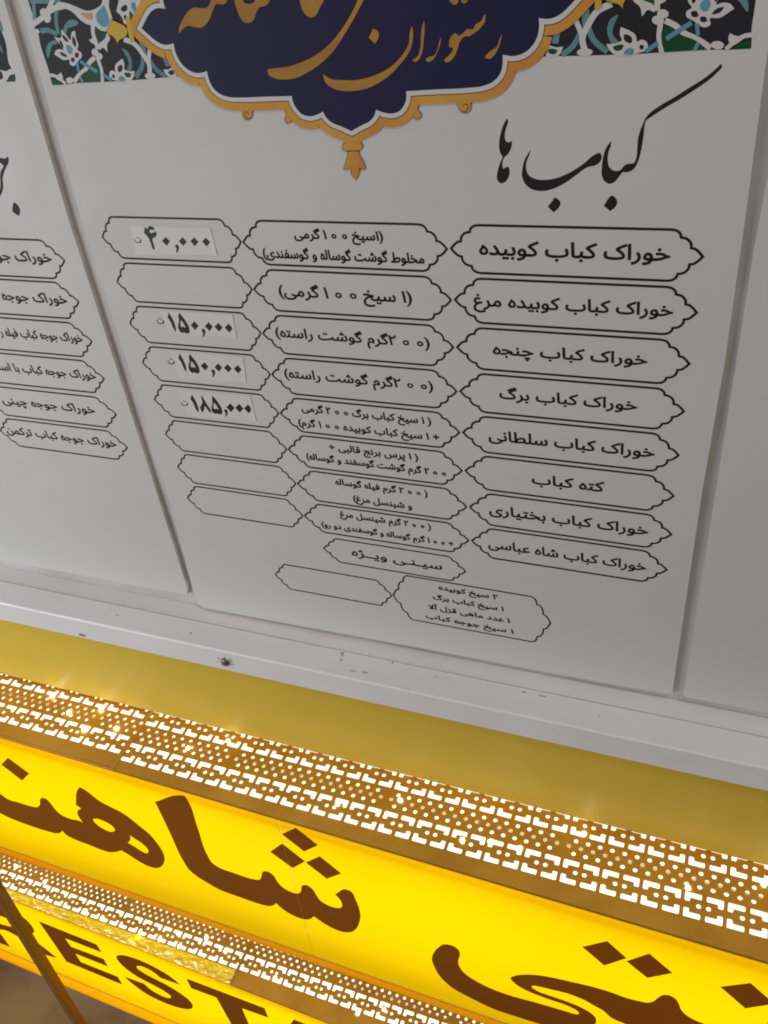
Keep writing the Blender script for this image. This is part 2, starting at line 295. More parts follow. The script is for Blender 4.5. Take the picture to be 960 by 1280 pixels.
D = json.loads(r'''{"upper":[[[[-2829,-426,1],[-2588,-634,1],[-2793,-853,1],[-3025,-630,1]]],[[[-3735,-1160],[-3527,-1243],[-3371,-1341],[-3272,-1418],[-3094,-1415],[-2918,-1412],[-2775,-1380],[-2703,-1308],[-2630,-1156],[-2579,-1108],[-2517,-1109],[-2480,-1175],[-2456,-1274],[-2407,-1363],[-2276,-1404],[-2103,-1384],[-2057,-1397,1],[-2079,-1319],[-2073,-1207],[-2029,-1127],[-1966,-1076,1],[-2030,-1021,1],[-1856,-647],[-1810,-596],[-1777,-603],[-1598,-754],[-1228,-914],[-1114,-1034],[-998,-1155],[-931,-1312],[-898,-1461],[-906,-1603],[-959,-1741],[-1044,-1869],[-1133,-1935],[-1236,-1948],[-1383,-1903],[-1501,-1829],[-1601,-1776,1],[-1716,-1864],[-1839,-1925],[-1967,-1932],[-2169,-1909],[-2335,-1898],[-2414,-1882],[-2488,-1851],[-2524,-1774,1],[-2581,-1841],[-2680,-1900],[-2796,-1916],[-3177,-1923],[-3482,-1893],[-3603,-1857],[-3786,-1802],[-4020,-1753]],[[-1850,-1247],[-1782,-1196],[-1673,-1198],[-1577,-1237],[-1546,-1304],[-1571,-1357],[-1642,-1402],[-1739,-1390],[-1821,-1335]],[[-1334,-1338,1],[-1278,-1375],[-1181,-1441],[-1130,-1528],[-1138,-1587],[-1184,-1642],[-1241,-1635],[-1339,-1569],[-1426,-1531,1],[-1366,-1457],[-1341,-1390]]],[[[-695,-413,1],[-253,-120],[-225,-113],[-212,-148],[-200,-646],[-201,-1254],[-180,-1351],[-103,-1409],[108,-1428],[357,-1426],[441,-1397],[489,-1306],[522,-1209],[566,-1161],[610,-1153],[662,-1193],[693,-1297],[744,-1392],[822,-1433],[906,-1435],[953,-1405],[991,-1332],[1011,-1241],[1038,-1198],[1099,-1178],[1149,-1223],[1182,-1326],[1225,-1424],[1302,-1465],[1400,-1466],[1461,-1433],[1492,-1362],[1483,-1274],[1432,-1176,1],[1610,-1001],[1637,-1010],[1681,-1155],[1701,-1316],[1699,-1465],[1662,-1637],[1602,-1797],[1503,-1925],[1415,-1962],[1282,-1952],[1171,-1900],[1072,-1821,1],[1015,-1910],[937,-1968],[831,-1975],[698,-1932],[637,-1879],[584,-1809,1],[530,-1886],[448,-1945],[355,-1960],[65,-1956],[-227,-1934],[-363,-1874],[-495,-1798],[-583,-1700],[-618,-1549],[-655,-1001]]],[[[1135,-95,1],[1360,-296,1],[1165,-501,1],[936,-293,1]]],[[[908,-473,1],[1145,-692,1],[958,-909,1],[714,-718,1]]],[[[1349,-499,1],[1570,-710,1],[1370,-908,1],[1149,-710,1]]],[[[2686,-1478],[2783,-1467],[2828,-1516],[2836,-1613],[2812,-1739],[2817,-1849],[2865,-1962],[2953,-2036],[3101,-2100],[3369,-2127],[3631,-2095],[3831,-2074],[4000,-2059],[4083,-2049],[4117,-2008],[4095,-1971],[3996,-1930],[3829,-1925],[3616,-1908],[3487,-1868],[3415,-1807],[3387,-1754],[3431,-1670],[3544,-1569],[3683,-1493],[3820,-1451],[4022,-1410],[4220,-1374],[4415,-1364],[4557,-1376],[4683,-1357],[4757,-1333],[4802,-1275],[4843,-1168],[4885,-1092],[4938,-1069],[4989,-1094],[5026,-1160],[5061,-1268],[5116,-1336],[5206,-1380],[5328,-1386],[5540,-1366],[5836,-1319],[6203,-1225],[6279,-1662],[5899,-1744],[5158,-1864],[4723,-1901],[4579,-1905],[4430,-1869],[4359,-1790],[4263,-1744],[4153,-1694],[4016,-1674],[3825,-1700],[3685,-1728],[3622,-1755],[3615,-1788],[3658,-1822],[3827,-1840],[3994,-1845],[4132,-1870],[4230,-1916],[4280,-1976],[4293,-2040],[4275,-2157],[4204,-2299],[4054,-2441],[3839,-2522],[3693,-2545],[3394,-2565],[3211,-2569],[2905,-2487],[2721,-2412],[2588,-2258],[2522,-2064],[2501,-1904],[2525,-1775],[2588,-1611]]],[[[4320,-447,1],[4509,-643,1],[4316,-900,1],[4099,-685,1]]],[[[4699,-443,1],[4923,-654,1],[4715,-880,1],[4512,-695,1]]],[[[5334,-637,1],[5560,-421,1],[5789,-644,1],[5578,-874,1]]]],"seamU":[[921,6],[921,-2893]],"lower":[[[[-6544,-629,1],[-5593,-608],[-5403,-583],[-5254,-698],[-5204,-902],[-5230,-1136],[-5330,-1300],[-5594,-1475,1],[-5555,-1489],[-5397,-1772],[-5170,-2148,1],[-5513,-2227],[-5685,-2163,1],[-5907,-1872],[-6140,-1772],[-6454,-1892,1],[-6514,-2646,1],[-6938,-2681,1]],[[-6328,-1186,1],[-5986,-1092],[-5779,-1105],[-5664,-1211],[-5758,-1360],[-5992,-1473],[-6383,-1567,1]]],[[[-4877,-574,1],[-3674,-590,1],[-3678,-877,1],[-4456,-909,1],[-4459,-1216,1],[-3751,-1171,1],[-3779,-1474,1],[-4482,-1491,1],[-4503,-1821,1],[-3698,-1802,1],[-3722,-2136,1],[-4952,-2134,1]]],[[[-3368,-838],[-3291,-712],[-3153,-607],[-2953,-542],[-2699,-536],[-2488,-594],[-2311,-693],[-2201,-826],[-2144,-935,1],[-2556,-975,1],[-2600,-873],[-2691,-796],[-2821,-776],[-2926,-824],[-2983,-891],[-2990,-980],[-2917,-1054],[-2762,-1122],[-2581,-1170],[-2409,-1243],[-2253,-1366],[-2158,-1500],[-2137,-1676],[-2190,-1837],[-2289,-1970],[-2476,-2092],[-2744,-2170],[-3009,-2162],[-3248,-2071],[-3363,-1923],[-3459,-1781],[-3493,-1645,1],[-3077,-1606,1],[-3053,-1684],[-2986,-1787],[-2882,-1843],[-2746,-1861],[-2641,-1816],[-2581,-1733],[-2580,-1654],[-2668,-1558],[-2825,-1489],[-2988,-1435],[-3150,-1376],[-3299,-1225],[-3373,-1040]]],[[[-1911,-517,1],[-504,-463,1],[-516,-820,1],[-994,-875,1],[-1076,-2527,1],[-1434,-2570,1],[-1452,-854,1],[-1928,-879,1]]],[[[-6,-452,1],[272,-438,1],[699,-2170,1],[394,-2194,1],[338,-1832,1],[-138,-1877,1],[-538,-2420,1],[-868,-2447,1]]]],"heading":[[[[4382,1064,1],[4388,1052],[4364,1019],[4330,987],[4273,947],[4200,900],[4110,848],[4049,808],[4018,785],[4012,755],[4011,722],[4006,657],[3998,599],[3984,548],[3961,514],[3932,501],[3906,501],[3886,475],[3861,444],[3836,433],[3804,448],[3785,488],[3784,531],[3790,591],[3805,642],[3829,678,1],[3831,658],[3819,616],[3817,565],[3827,531],[3858,509],[3892,514],[3912,539],[3937,550],[3963,552],[3978,582],[3980,632],[3980,682],[3989,731],[4006,779],[4011,793],[4032,822],[4077,857],[4153,901],[4234,952],[4313,1002],[4362,1044]]],[[[3852,364],[3883,328],[3877,301],[3845,269,1],[3804,303,1]]],[[[3363,635,1],[3354,606],[3337,567],[3332,522],[3348,482],[3389,460],[3453,455],[3526,469],[3598,500],[3685,557],[3736,600],[3770,611],[3781,595],[3772,561],[3747,541],[3703,531],[3634,483],[3563,433],[3490,399],[3416,387],[3361,400],[3324,432],[3306,477],[3311,531],[3326,580]]],[[[3509,351,1],[3543,319],[3537,292],[3502,256,1],[3465,290,1]]],[[[3220,813,1],[3226,805],[3212,750],[3205,707],[3213,681],[3231,677],[3248,687,1],[3245,651],[3220,607],[3196,585],[3186,549],[3190,522],[3209,531],[3223,533],[3229,513],[3221,468],[3197,439],[3168,434],[3150,454],[3154,504],[3172,558],[3187,594],[3174,616],[3168,656],[3177,716],[3198,776]]]],"headingL":[[[[-830,598],[-754,604],[-710,603],[-676,598],[-649,602],[-634,614,1],[-630,608],[-644,569],[-682,536],[-726,491],[-763,445],[-777,405],[-796,370],[-831,329],[-876,299],[-941,275],[-923,310],[-866,335],[-826,370],[-799,416],[-780,462],[-747,508],[-707,547],[-714,558],[-730,564],[-771,568],[-847,564]]],[[[-738,267,1],[-713,242],[-704,219],[-711,195],[-733,164],[-747,155,1],[-792,190,1],[-764,236]]]],"title":[[[[1120,1362,1],[1123,1380],[1158,1425],[1211,1472],[1268,1499],[1309,1494],[1357,1493],[1390,1515],[1408,1554],[1464,1575],[1520,1548],[1502,1513],[1472,1504],[1431,1509],[1402,1482],[1369,1439],[1336,1408],[1290,1387],[1242,1393],[1196,1402],[1158,1387]]],[[[1568,1553],[1565,1481],[1575,1436],[1598,1402],[1622,1396],[1662,1407],[1690,1442],[1724,1476],[1760,1480],[1793,1500],[1804,1539],[1724,1543],[1695,1506],[1657,1496],[1623,1506],[1613,1550]]],[[[1998,1527],[1998,1465],[2015,1425],[2050,1403],[2086,1413],[2117,1451],[2141,1476],[2168,1517]]],[[[2399,1518,1],[2363,1475],[2330,1431],[2272,1364],[2204,1300],[2126,1243],[2037,1197],[1939,1164],[1832,1142],[1736,1137],[1701,1130],[1702,1104],[1740,1081],[1807,1072],[1892,1080],[1992,1115],[2092,1166],[2183,1233],[2254,1306],[2323,1381],[2380,1451],[2436,1516,1]]],[[[2075,1094,1],[2116,1068],[2205,1055],[2314,1055],[2415,1075],[2507,1109],[2579,1156],[2619,1194],[2652,1240],[2662,1291],[2679,1327,1],[2683,1305],[2676,1251],[2657,1204],[2625,1166],[2568,1115],[2526,1082],[2470,1049],[2388,1013],[2306,996],[2225,992],[2137,1008],[2086,1044]]],[[[2437,1325,1],[2469,1308],[2469,1284],[2440,1246,1],[2406,1279,1]]],[[[2756,1351,1],[2756,1317],[2745,1256],[2731,1194],[2708,1155],[2684,1139],[2666,1146],[2701,1171],[2721,1218],[2729,1272],[2743,1325]]],[[[2850,1263,1],[2843,1228],[2817,1178],[2786,1144],[2758,1137],[2748,1149],[2765,1162],[2797,1167],[2823,1198],[2838,1240]]],[[[3116,1363,1],[3112,1329],[3083,1297],[3038,1269],[3011,1259],[2993,1260],[2960,1234],[2945,1200],[2924,1162],[2895,1135],[2868,1131],[2861,1141],[2883,1160],[2908,1182],[2918,1203],[2896,1210],[2895,1226],[2914,1267],[2937,1278],[2954,1265],[2985,1279],[3004,1294],[3043,1295],[3058,1317],[3093,1334],[3107,1359]]],[[[3207,1263,1],[3200,1231],[3178,1183],[3155,1153],[3128,1138],[3104,1147],[3116,1162],[3148,1184],[3174,1198],[3193,1239]]],[[[2909,1458],[2921,1432],[2942,1420],[2961,1430],[2966,1455]]],[[[2979,1454],[2986,1428],[3003,1424],[3022,1452]]]],"med":[[851,1404,1],[896,1361],[941,1324],[992,1303],[1031,1303],[1062,1310,1],[1060,1267],[1072,1214],[1099,1173],[1146,1140],[1200,1129],[1261,1139,1],[1263,1087],[1281,1037],[1322,1000],[1384,980],[1460,975],[1636,975],[1838,974,1],[1840,937],[1858,897],[1890,864],[1939,851],[1988,858],[2038,877,1],[2055,840],[2087,812],[2148,787],[2215,757,1]],"gold":[[[[2144,677],[2160,689],[2212,691],[2267,688],[2279,667],[2270,647],[2250,637],[2203,633],[2152,637],[2134,656]]],[[[2176,637],[2208,633],[2243,636],[2250,605],[2268,568],[2280,521,1],[2252,519],[2237,530],[2233,500],[2202,453,1],[2175,491],[2171,527],[2148,519],[2123,521,1],[2146,568],[2164,606]]],[[[1461,905],[1502,904],[1532,898],[1529,871],[1513,847],[1486,837],[1461,848],[1455,872]]],[[[1765,907],[1813,885],[1817,853],[1789,813],[1766,815],[1759,838],[1775,862]]]],"finial":[[[[578,1405,1],[612,1428],[639,1465,1],[689,1443],[728,1422],[740,1397],[728,1375],[691,1355],[652,1341],[632,1321,1],[630,1345],[615,1368],[583,1385]]]],"finbar":[[765,1470],[757,1402],[757,1330]],"ground":[[40,1677,1],[25,1610],[24,1546],[26,1487],[22,1421],[8,1343],[7,1257],[8,1181],[2,1137],[-1,1091,1],[99,1092],[203,1098],[568,1099],[852,1108],[1006,1114],[1164,1119,1],[1235,1361,1],[1296,1652,1]],"tile":[["teal",[["p",0,[[35,1262],[42,1311],[73,1346],[113,1363],[156,1364],[147,1343],[111,1339],[84,1315]]],["s",31,[[45,1426],[101,1429],[172,1402]]],["p",0,[[227,1406],[253,1446],[293,1473],[336,1480],[372,1460],[310,1437],[276,1433],[248,1405]]],["s",27,[[233,1546],[199,1484],[184,1402]]],["s",27,[[69,1607],[25,1493]]],["s",29,[[38,1603],[206,1593]]],["s",28,[[287,1612],[231,1575]]],["p",0,[[656,1294],[689,1279],[707,1233],[700,1194],[675,1155],[646,1156],[679,1208],[676,1240]]],["s",30,[[808,1254],[776,1184],[701,1118]]],["s",29,[[841,1227],[885,1154],[940,1117]]],["s",38,[[820,1337],[816,1241]]],["s",36,[[965,1248],[976,1177]]]]],["white",[["p",0,[[249,1580],[320,1576],[390,1552],[459,1525],[540,1532],[598,1560],[624,1609],[670,1606],[645,1540],[644,1506],[644,1467],[596,1411],[551,1396],[487,1437],[443,1445],[391,1477],[347,1525],[306,1543],[241,1543]]],["s",32,[[-29,1457],[21,1475],[102,1506],[174,1538],[257,1562]]],["s",28,[[154,1539],[199,1577],[242,1620]]],["p",0,[[146,1533],[131,1518],[109,1512],[92,1520],[91,1536],[107,1552],[129,1557],[145,1550]]],["p",0,[[165,1497],[148,1478],[124,1471],[107,1480],[107,1500],[124,1519],[148,1526],[165,1517]]],["s",24,[[6,1470],[27,1415]]],["p",0,[[221,1430,1],[254,1380],[263,1362],[298,1408],[326,1416,1],[317,1366],[319,1330],[299,1300],[323,1284],[321,1263],[286,1240],[256,1216],[222,1205],[202,1218],[209,1243],[163,1244],[116,1271],[99,1281,1],[122,1305],[158,1312],[185,1305],[166,1348],[140,1389,1],[191,1377]]],["s",28,[[189,1106],[258,1151],[321,1183],[371,1224],[422,1250]]],["p",0,[[462,1281],[448,1267],[427,1262],[410,1269],[408,1284],[421,1298],[443,1303],[460,1296]]],["p",0,[[485,1253],[471,1238],[448,1233],[430,1240],[428,1256],[442,1270],[465,1276],[483,1269]]],["s",27,[[443,1240],[445,1172],[424,1095]]],["s",29,[[464,1299],[466,1341],[464,1394],[483,1446]]],["p",0,[[415,1355,1],[450,1363],[470,1341],[457,1330],[432,1337]]],["p",0,[[576,1389],[586,1362],[547,1320],[536,1277,1],[509,1306],[475,1293],[485,1328],[532,1347]]],["s",21,[[489,1328],[573,1380]]],["s",22,[[-17,1154],[38,1152],[80,1128],[117,1095]]],["p",0,[[37,1149],[74,1155],[106,1170,1],[111,1153],[94,1112]]],["p",0,[[189,1116],[174,1103],[150,1097],[131,1104],[128,1118],[143,1132],[167,1137],[186,1131]]],["p",0,[[512,1161],[536,1167],[550,1158],[563,1192],[598,1217],[639,1235,1],[642,1202],[631,1170],[655,1159],[708,1157,1],[692,1128],[667,1105],[539,1105],[507,1114],[497,1134]]],["s",33,[[689,1349],[762,1317],[802,1261],[833,1189],[815,1124]]],["s",27,[[870,1284],[839,1215],[821,1130]]],["p",0,[[861,1122],[845,1110],[813,1105],[785,1112],[777,1125],[794,1138],[825,1142],[853,1136]]],["p",0,[[932,1159,1],[970,1158],[1007,1171,1],[1015,1143],[1026,1123],[956,1116]]],["p",0,[[721,1551],[756,1603],[916,1594],[868,1525],[809,1474],[765,1442],[728,1433],[719,1478],[690,1508,1]]]]],["green",[["p",0,[[205,1099,1],[276,1152],[335,1176],[406,1220],[429,1210],[432,1160],[413,1099,1]]],["p",0,[[497,1431,1],[531,1406],[567,1395],[560,1375],[481,1329,1],[481,1370]]],["p",0,[[3,1134,1],[43,1123],[87,1095,1],[-1,1092,1]]],["p",0,[[619,1144],[674,1139],[660,1122],[626,1127]]],["p",0,[[963,1137],[1010,1150],[1013,1137],[976,1125]]],["p",0,[[791,1505],[813,1473],[791,1447],[781,1475]]]]],["dark",[["p",0,[[179,1369],[194,1347],[190,1317],[174,1339]]],["p",0,[[212,1397],[238,1381],[246,1351],[221,1361]]],["p",0,[[297,1384],[307,1360],[292,1319],[279,1343]]],["p",0,[[148,1291],[181,1287],[201,1265],[165,1269]]],["p",0,[[275,1283],[300,1282],[290,1258],[265,1259]]],["p",0,[[230,1254],[255,1253],[246,1232],[221,1233]]],["p",0,[[581,1182],[621,1197],[616,1170],[580,1155]]],["p",0,[[522,1140],[539,1140],[532,1120],[518,1124]]],["p",0,[[728,1515],[782,1536],[779,1518],[737,1505]]],["p",0,[[12,1455],[29,1456],[22,1439],[9,1440]]],["p",0,[[742,1483],[756,1483],[746,1455],[736,1459]]]]],["blue",[["p",0,[[226,1334],[260,1317],[253,1290],[228,1279],[213,1304]]],["p",0,[[609,1548,1],[618,1491],[615,1451],[586,1425],[555,1428],[526,1455],[524,1487],[560,1522]]],["p",0,[[567,1119],[593,1131],[619,1107],[566,1105]]],["p",0,[[818,1546],[844,1550],[846,1520],[826,1497],[814,1522]]],["s",20,[[268,1225],[256,1170]]],["s",24,[[292,1232],[352,1197],[409,1164]]],["s",24,[[448,1147],[507,1108]]],["s",20,[[252,1135],[267,1100]]]]],["tan",[["p",0,[[408,1513,1],[500,1509,1],[489,1475],[466,1473],[431,1495]]]]]],"groundL":[[-634,1674,1],[-229,1650,1],[-247,1537],[-285,1480],[-281,1429],[-279,1393],[-285,1346],[-305,1286],[-314,1239],[-307,1205],[-311,1124,1],[-587,1129,1],[-1079,1137,1]],"tileL":[["teal",[["p",0,[[-365,1378],[-333,1363],[-334,1302,1],[-354,1335]]],["p",0,[[-296,1517],[-262,1506],[-265,1438,1],[-301,1453]]],["s",21,[[-438,1547],[-429,1409],[-384,1341]]]]],["white",[["p",0,[[-459,1191],[-400,1201],[-364,1193],[-307,1205],[-293,1173],[-336,1168],[-397,1125],[-473,1123]]],["s",24,[[-459,1191],[-555,1243],[-545,1367]]],["s",31,[[-559,1248],[-605,1226]]],["s",19,[[-520,1124],[-574,1234]]],["p",0,[[-490,1317],[-427,1362],[-415,1305],[-399,1285],[-470,1250],[-507,1270]]]]],["green",[["p",0,[[-326,1167],[-297,1171],[-312,1125,1],[-395,1126,1]]],["p",0,[[-497,1129],[-558,1224],[-627,1130]]]]],["dark",[["p",0,[[-442,1191],[-407,1194],[-411,1151],[-443,1142]]],["p",0,[[-463,1316],[-439,1325],[-442,1292],[-464,1288]]]]]],"price":[[[[[426,94,1],[444,77],[454,93],[479,101],[503,92],[506,67,1],[487,72],[466,69],[456,58],[462,48],[489,51],[515,62,1],[514,40],[496,17],[465,4],[462,-31],[461,-70],[449,-88,1],[440,-71],[437,-32],[430,7],[403,49,1]]],[[[589,22,1],[616,-14,1],[574,-49,1],[545,-11,1]]],[[[737,23,1],[764,-12,1],[723,-46,1],[694,-9,1]]],[[[838,25,1],[865,-11,1],[825,-45,1],[796,-7,1]]],[[[939,25,1],[966,-10,1],[927,-44,1],[898,-6,1]]],[[[649,-50],[661,-36],[676,-38],[681,-55],[668,-85],[647,-104,1],[645,-93],[656,-73]]],[[[294,-6,1],[303,-4,1],[302,-22],[342,-23],[351,-4,1],[361,-6,1],[353,-30],[339,-33],[299,-31]]],[[[319,10,1],[331,11,1],[329,3,1],[317,3,1]]],[[[338,11,1],[350,11,1],[347,3,1],[335,3,1]]]],[[[[419,-605,1],[431,-642],[442,-699],[441,-748],[429,-782,1],[417,-749],[409,-696],[391,-651,1]]],[[[516,-602,1],[540,-640],[560,-682],[571,-725],[569,-757],[557,-778],[534,-786],[512,-778],[492,-784],[472,-772],[465,-746],[474,-710],[494,-669],[496,-638,1]],[[513,-668,1],[497,-704],[495,-726],[508,-730],[521,-718,1],[526,-733],[537,-728,1],[531,-702]]],[[[639,-669,1],[667,-708,1],[623,-749,1],[592,-707,1]]],[[[769,-669,1],[797,-708,1],[754,-749,1],[723,-707,1]]],[[[858,-669,1],[887,-708,1],[844,-748,1],[813,-706,1]]],[[[950,-669,1],[979,-708,1],[937,-749,1],[906,-707,1]]],[[[683,-749],[695,-732],[711,-734],[717,-753],[702,-787],[680,-809,1],[678,-798],[690,-775]]],[[[274,-685,1],[285,-682,1],[283,-702],[326,-703],[335,-681,1],[346,-683,1],[337,-710],[323,-714],[280,-713]]],[[[302,-665,1],[315,-664,1],[312,-673,1],[299,-674,1]]],[[[322,-664,1],[334,-663,1],[331,-672,1],[319,-673,1]]]],[[[[408,-1370,1],[421,-1410],[433,-1470],[433,-1524],[422,-1555,1],[407,-1526],[399,-1469],[380,-1421,1]]],[[[509,-1363,1],[518,-1407],[537,-1465],[557,-1518],[547,-1547,1],[524,-1512],[508,-1478],[490,-1516],[465,-1552,1],[455,-1524],[456,-1492,1],[483,-1461],[494,-1439],[494,-1404]]],[[[612,-1360,1],[639,-1400],[661,-1444],[673,-1491],[669,-1525],[657,-1542],[638,-1548],[615,-1543],[594,-1548],[572,-1536],[565,-1517],[576,-1477],[595,-1433],[600,-1399,1]],[[611,-1431,1],[595,-1471],[593,-1495],[607,-1498],[620,-1485,1],[626,-1501],[638,-1495,1],[630,-1467]]],[[[772,-1421,1],[803,-1464,1],[757,-1512,1],[724,-1466,1]]],[[[859,-1417,1],[890,-1461,1],[844,-1508,1],[811,-1462,1]]],[[[944,-1414,1],[975,-1457,1],[930,-1505,1],[897,-1459,1]]],[[[692,-1506],[704,-1489],[720,-1490],[725,-1510],[711,-1545],[690,-1569,1],[688,-1557],[700,-1533]]],[[[272,-1468,1],[282,-1465,1],[280,-1485],[321,-1484],[330,-1462,1],[341,-1463,1],[332,-1491],[318,-1496],[277,-1497]]],[[[298,-1447,1],[310,-1445,1],[308,-1455,1],[295,-1456,1]]],[[[317,-1445,1],[329,-1443,1],[326,-1453,1],[314,-1454,1]]]]],"bulbU":[[-2515,-566],[-1776,-581],[-2147,-718],[-1431,-764],[-36,-565],[-1800,-889],[1487,-962],[3110,-925],[2842,-986],[3957,-586],[5583,-637],[3400,-909],[-440,-778],[2099,-737],[4948,-861]],"bulbL":[[-5490,-708],[-3824,-997],[-3473,-1026],[-2725,-1114],[-2375,-1032],[-2020,-1037],[-2137,-867],[-1280,-882],[-1674,-788],[-368,-1001],[995,-1087],[-4814,-787],[1338,-921]]}''')
# ------------------------------------------------------------------ floor
mb = MB(); mb.box((-6, -6, -1.56), (6, 4, -1.50))
o = mb.build('floor', ['floor']); o['kind'] = 'structure'
# ------------------------------------------------------------------ the counter that carries everything
XA, XB = -1.0, 1.3
st = thing('menu_counter', 'white ledged counter with a mustard yellow apron holding the menu panels above the glowing signs', 'counter', (0.15, 0.1, -1.50))
mb = MB(); mb.box((XA, .0044, -.425), (XB, .02, .33)); mb.build('backing_board', ['back'], st)
mb = MB()
prof = [(.0043,-.4145),(.0043,-.4285),(-.0482,-.4440),(-.0497,-.4425),(-.0497,-.4145),(-.0482,-.4128),(-.0190,-.4126),(-.0180,-.4135),(-.0180,-.4180),(-.0166,-.4180),(-.0166,-.4145)]
N = len(prof); vs = [(XA, y, z) for y, z in prof] + [(XB, y, z) for y, z in prof]
mb.add(vs, [(i, (i + 1) % N, N + (i + 1) % N, N + i) for i in range(N)] + [tuple(range(N - 1, -1, -1)), tuple(range(N, 2 * N))])
mb.build('ledge', ['ledge'], st)
mb = MB(); mb.box((XA, -.0179, -.4179), (XB, -.0167, -.4160)); mb.build('groove_shade', ['groove_shade'], st)  # dark strip in the ledge gap, the gap's shade put into its colour
mb = MB(); mb.box((XA, -.0450, -.5610), (XB, -.030, -.4385)); mb.build('apron', ['mustard'], st)
mb = MB(); mb.box((XA, .021, -1.5), (XB, .32, .30)); mb.box((XA, -.0295, -1.5), (XB, .0205, -.4300)); mb.build('cabinet', ['body'], st)
# the screw in the ledge front, with the scuffed paint around it
mb = MB(); R_, seg = .0052, 20; c = Vector((.0247, -.0498, -.4292))
rings = [(1.0, 0.), (1.0, .0012), (.8, .0024), (.4, .003)]
vs = [c + Vector((math.cos(a) * R_ * r, -d, math.sin(a) * R_ * r)) for r, d in rings for a in [2 * math.pi * k / seg for k in range(seg)]] + [c + Vector((0, -.0031, 0))]
fs = [(q * seg + k, q * seg + (k + 1) % seg, (q + 1) * seg + (k + 1) % seg, (q + 1) * seg + k) for q in range(3) for k in range(seg)] + [(3 * seg + k, 3 * seg + (k + 1) % seg, 4 * seg) for k in range(seg)]
mb.add(vs, fs); mb.build('screw', ['screw'], st, smooth=True)
mb = MB()
def blob(x, y, z, rx, rz, plane):
    mb = MB()
    k = 9; P = [(math.cos(2*math.pi*i/k) * rx * random.uniform(.5, 1.2), math.sin(2*math.pi*i/k) * rz * random.uniform(.5, 1.2)) for i in range(k)]
    if plane == 'front': mb.add([(x + a, y, z + b) for a, b in P], [tuple(range(k))])
    else: mb.add([(x + a, y + b, z) for a, b in P], [tuple(range(k))])
    mb.build('scuff_mark', ['scuff'], st)
for i in range(16):
    a = random.uniform(0, 6.28); r = random.uniform(.0058, .0105)
    blob(.0247 + math.cos(a) * r * 1.15, -.04985, min(-.4292 + math.sin(a) * r * .8, -.416), random.uniform(.0005, .0016), random.uniform(.0004, .0011), 'front')
for x, y, rx, rz in ((.148,-.0235,.0008,.004),(.149,-.030,.001,.002),(.146,-.022,.003,.0006),(.2,-.0205,.0006,.003),(.165,-.040,.005,.0005),(.178,-.039,.004,.0005),(.215,-.047,.0007,.0006),(.221,-.0475,.0006,.0006),(.226,-.0478,.0007,.0006),(.246,-.0265,.001,.0008),(.33,-.0235,.003,.0007),(.347,-.0235,.004,.0006),(-.02,-.036,.0016,.0008),(-.115,-.033,.001,.001),(.40,-.033,.0007,.0007)):
    blob(x, y, -.41235 if y > -.047 else -.41245, rx, rz, 'top')
mb = MB(); mb.add([(-.166,-.0499,-.4395),(-.156,-.0499,-.4395),(-.155,-.0499,-.4365),(-.162,-.0499,-.4355)], [(0,1,2,3)]); mb.build('paint_chip', ['scuff'], st)
# ------------------------------------------------------------------ the three menu panels
ROW = .0367
def end_profile(dep, sign):
    """scalloped pointed end, from the top line round the tip to the bottom line, as (dx, dz)"""
    top = spline([(0, 0, 1), (2.6, 2.9), (4.9, 4.7), (7.3, 5.2, 1), (7.5, 7.4), (8.6, 9.3), (10.6, 10.9), (13.8, 11.6, 1), (14.4, 13.6), (16.4, 15.5), (19.8, 16.3)], 3, False)
    q = [(p.x / 20 * dep, p.y * 1e-3) for p in reversed(top)]
    return q[:-1] + [(0, 0)] + [(x, -z) for x, z in reversed(q[:-1])]
def dish_frame(parent, xl, xr, zc, dep=.0195, w=.0014, hk=1.0):
    L = [Vector((xl + d, zc + z * hk)) for d, z in end_profile(dep, 1)]
    R = [Vector((xr - d, zc + z * hk)) for d, z in reversed(end_profile(dep, 1))]
    mb = MB(); ring(mb, L + R, w * 1.15, bd(1)); return mb.build('menu_frame', ['ink'], parent, loc=((xl + xr) / 2, 0, zc))
def lettering(parent, lines, name='lettering'):
    mb = MB()
    for ln in lines: text(mb, *ln[:5], bd(1.3), ref=ln[5] if len(ln) > 5 else None, bold=max(.00066, min(.00082, ln[4] * .082)), fn2=bd(2.3))
    return mb.build(name, ['ink'], parent)
def panel_board(parent, outline, th=.0040):
    mb = MB(); loop = [Vector(p) for p in outline]
    fill(mb, [loop], lambda u, v: (u, 0, v), 0)
    N = len(loop); vs = [(p.x, 0, p.y) for p in loop] + [(p.x, th, p.y) for p in loop]
    fs = [(i, (i + 1) % N, N + (i + 1) % N, N + i) for i in range(N)]
    area2 = sum(loop[i-1].x * loop[i].y - loop[i].x * loop[i-1].y for i in range(N))
    mb.add(vs, [f[::-1] for f in fs] if area2 > 0 else fs, 1)
    fill(mb, [loop], lambda u, v: (u, th, v), 1)
    return mb.build('board', ['board', 'edge'], parent)
def arc(cx, cz, r, a0, a1, n=6): return [(cx + r * math.cos(math.radians(a0 + (a1 - a0) * k / n)), cz + r * math.sin(math.radians(a0 + (a1 - a0) * k / n))) for k in range(n + 1)]
TOP = .285
pc = thing('menu_board', 'white kebab menu panel in the middle with navy and gold medallion and four price stickers', 'menu board', (.215, 0, -.41), 'menu panels standing along the ledge')
panel_board(pc, [(-.0005, TOP), (-.0053, .1614), (-.0146, .0103), (-.0180, -.2009), (-.0310, -.3900)] + arc(-.0225, -.4035, .0085, 170, 262, 5) + [(.07, -.4105), (.22, -.4075), (.40, -.4055), (.4535, -.4040), (.4577, -.4005), (.4588, -.1802), (.4614, -.0668), (.4611, .0346), (.4603, .0990), (.4600, TOP)])
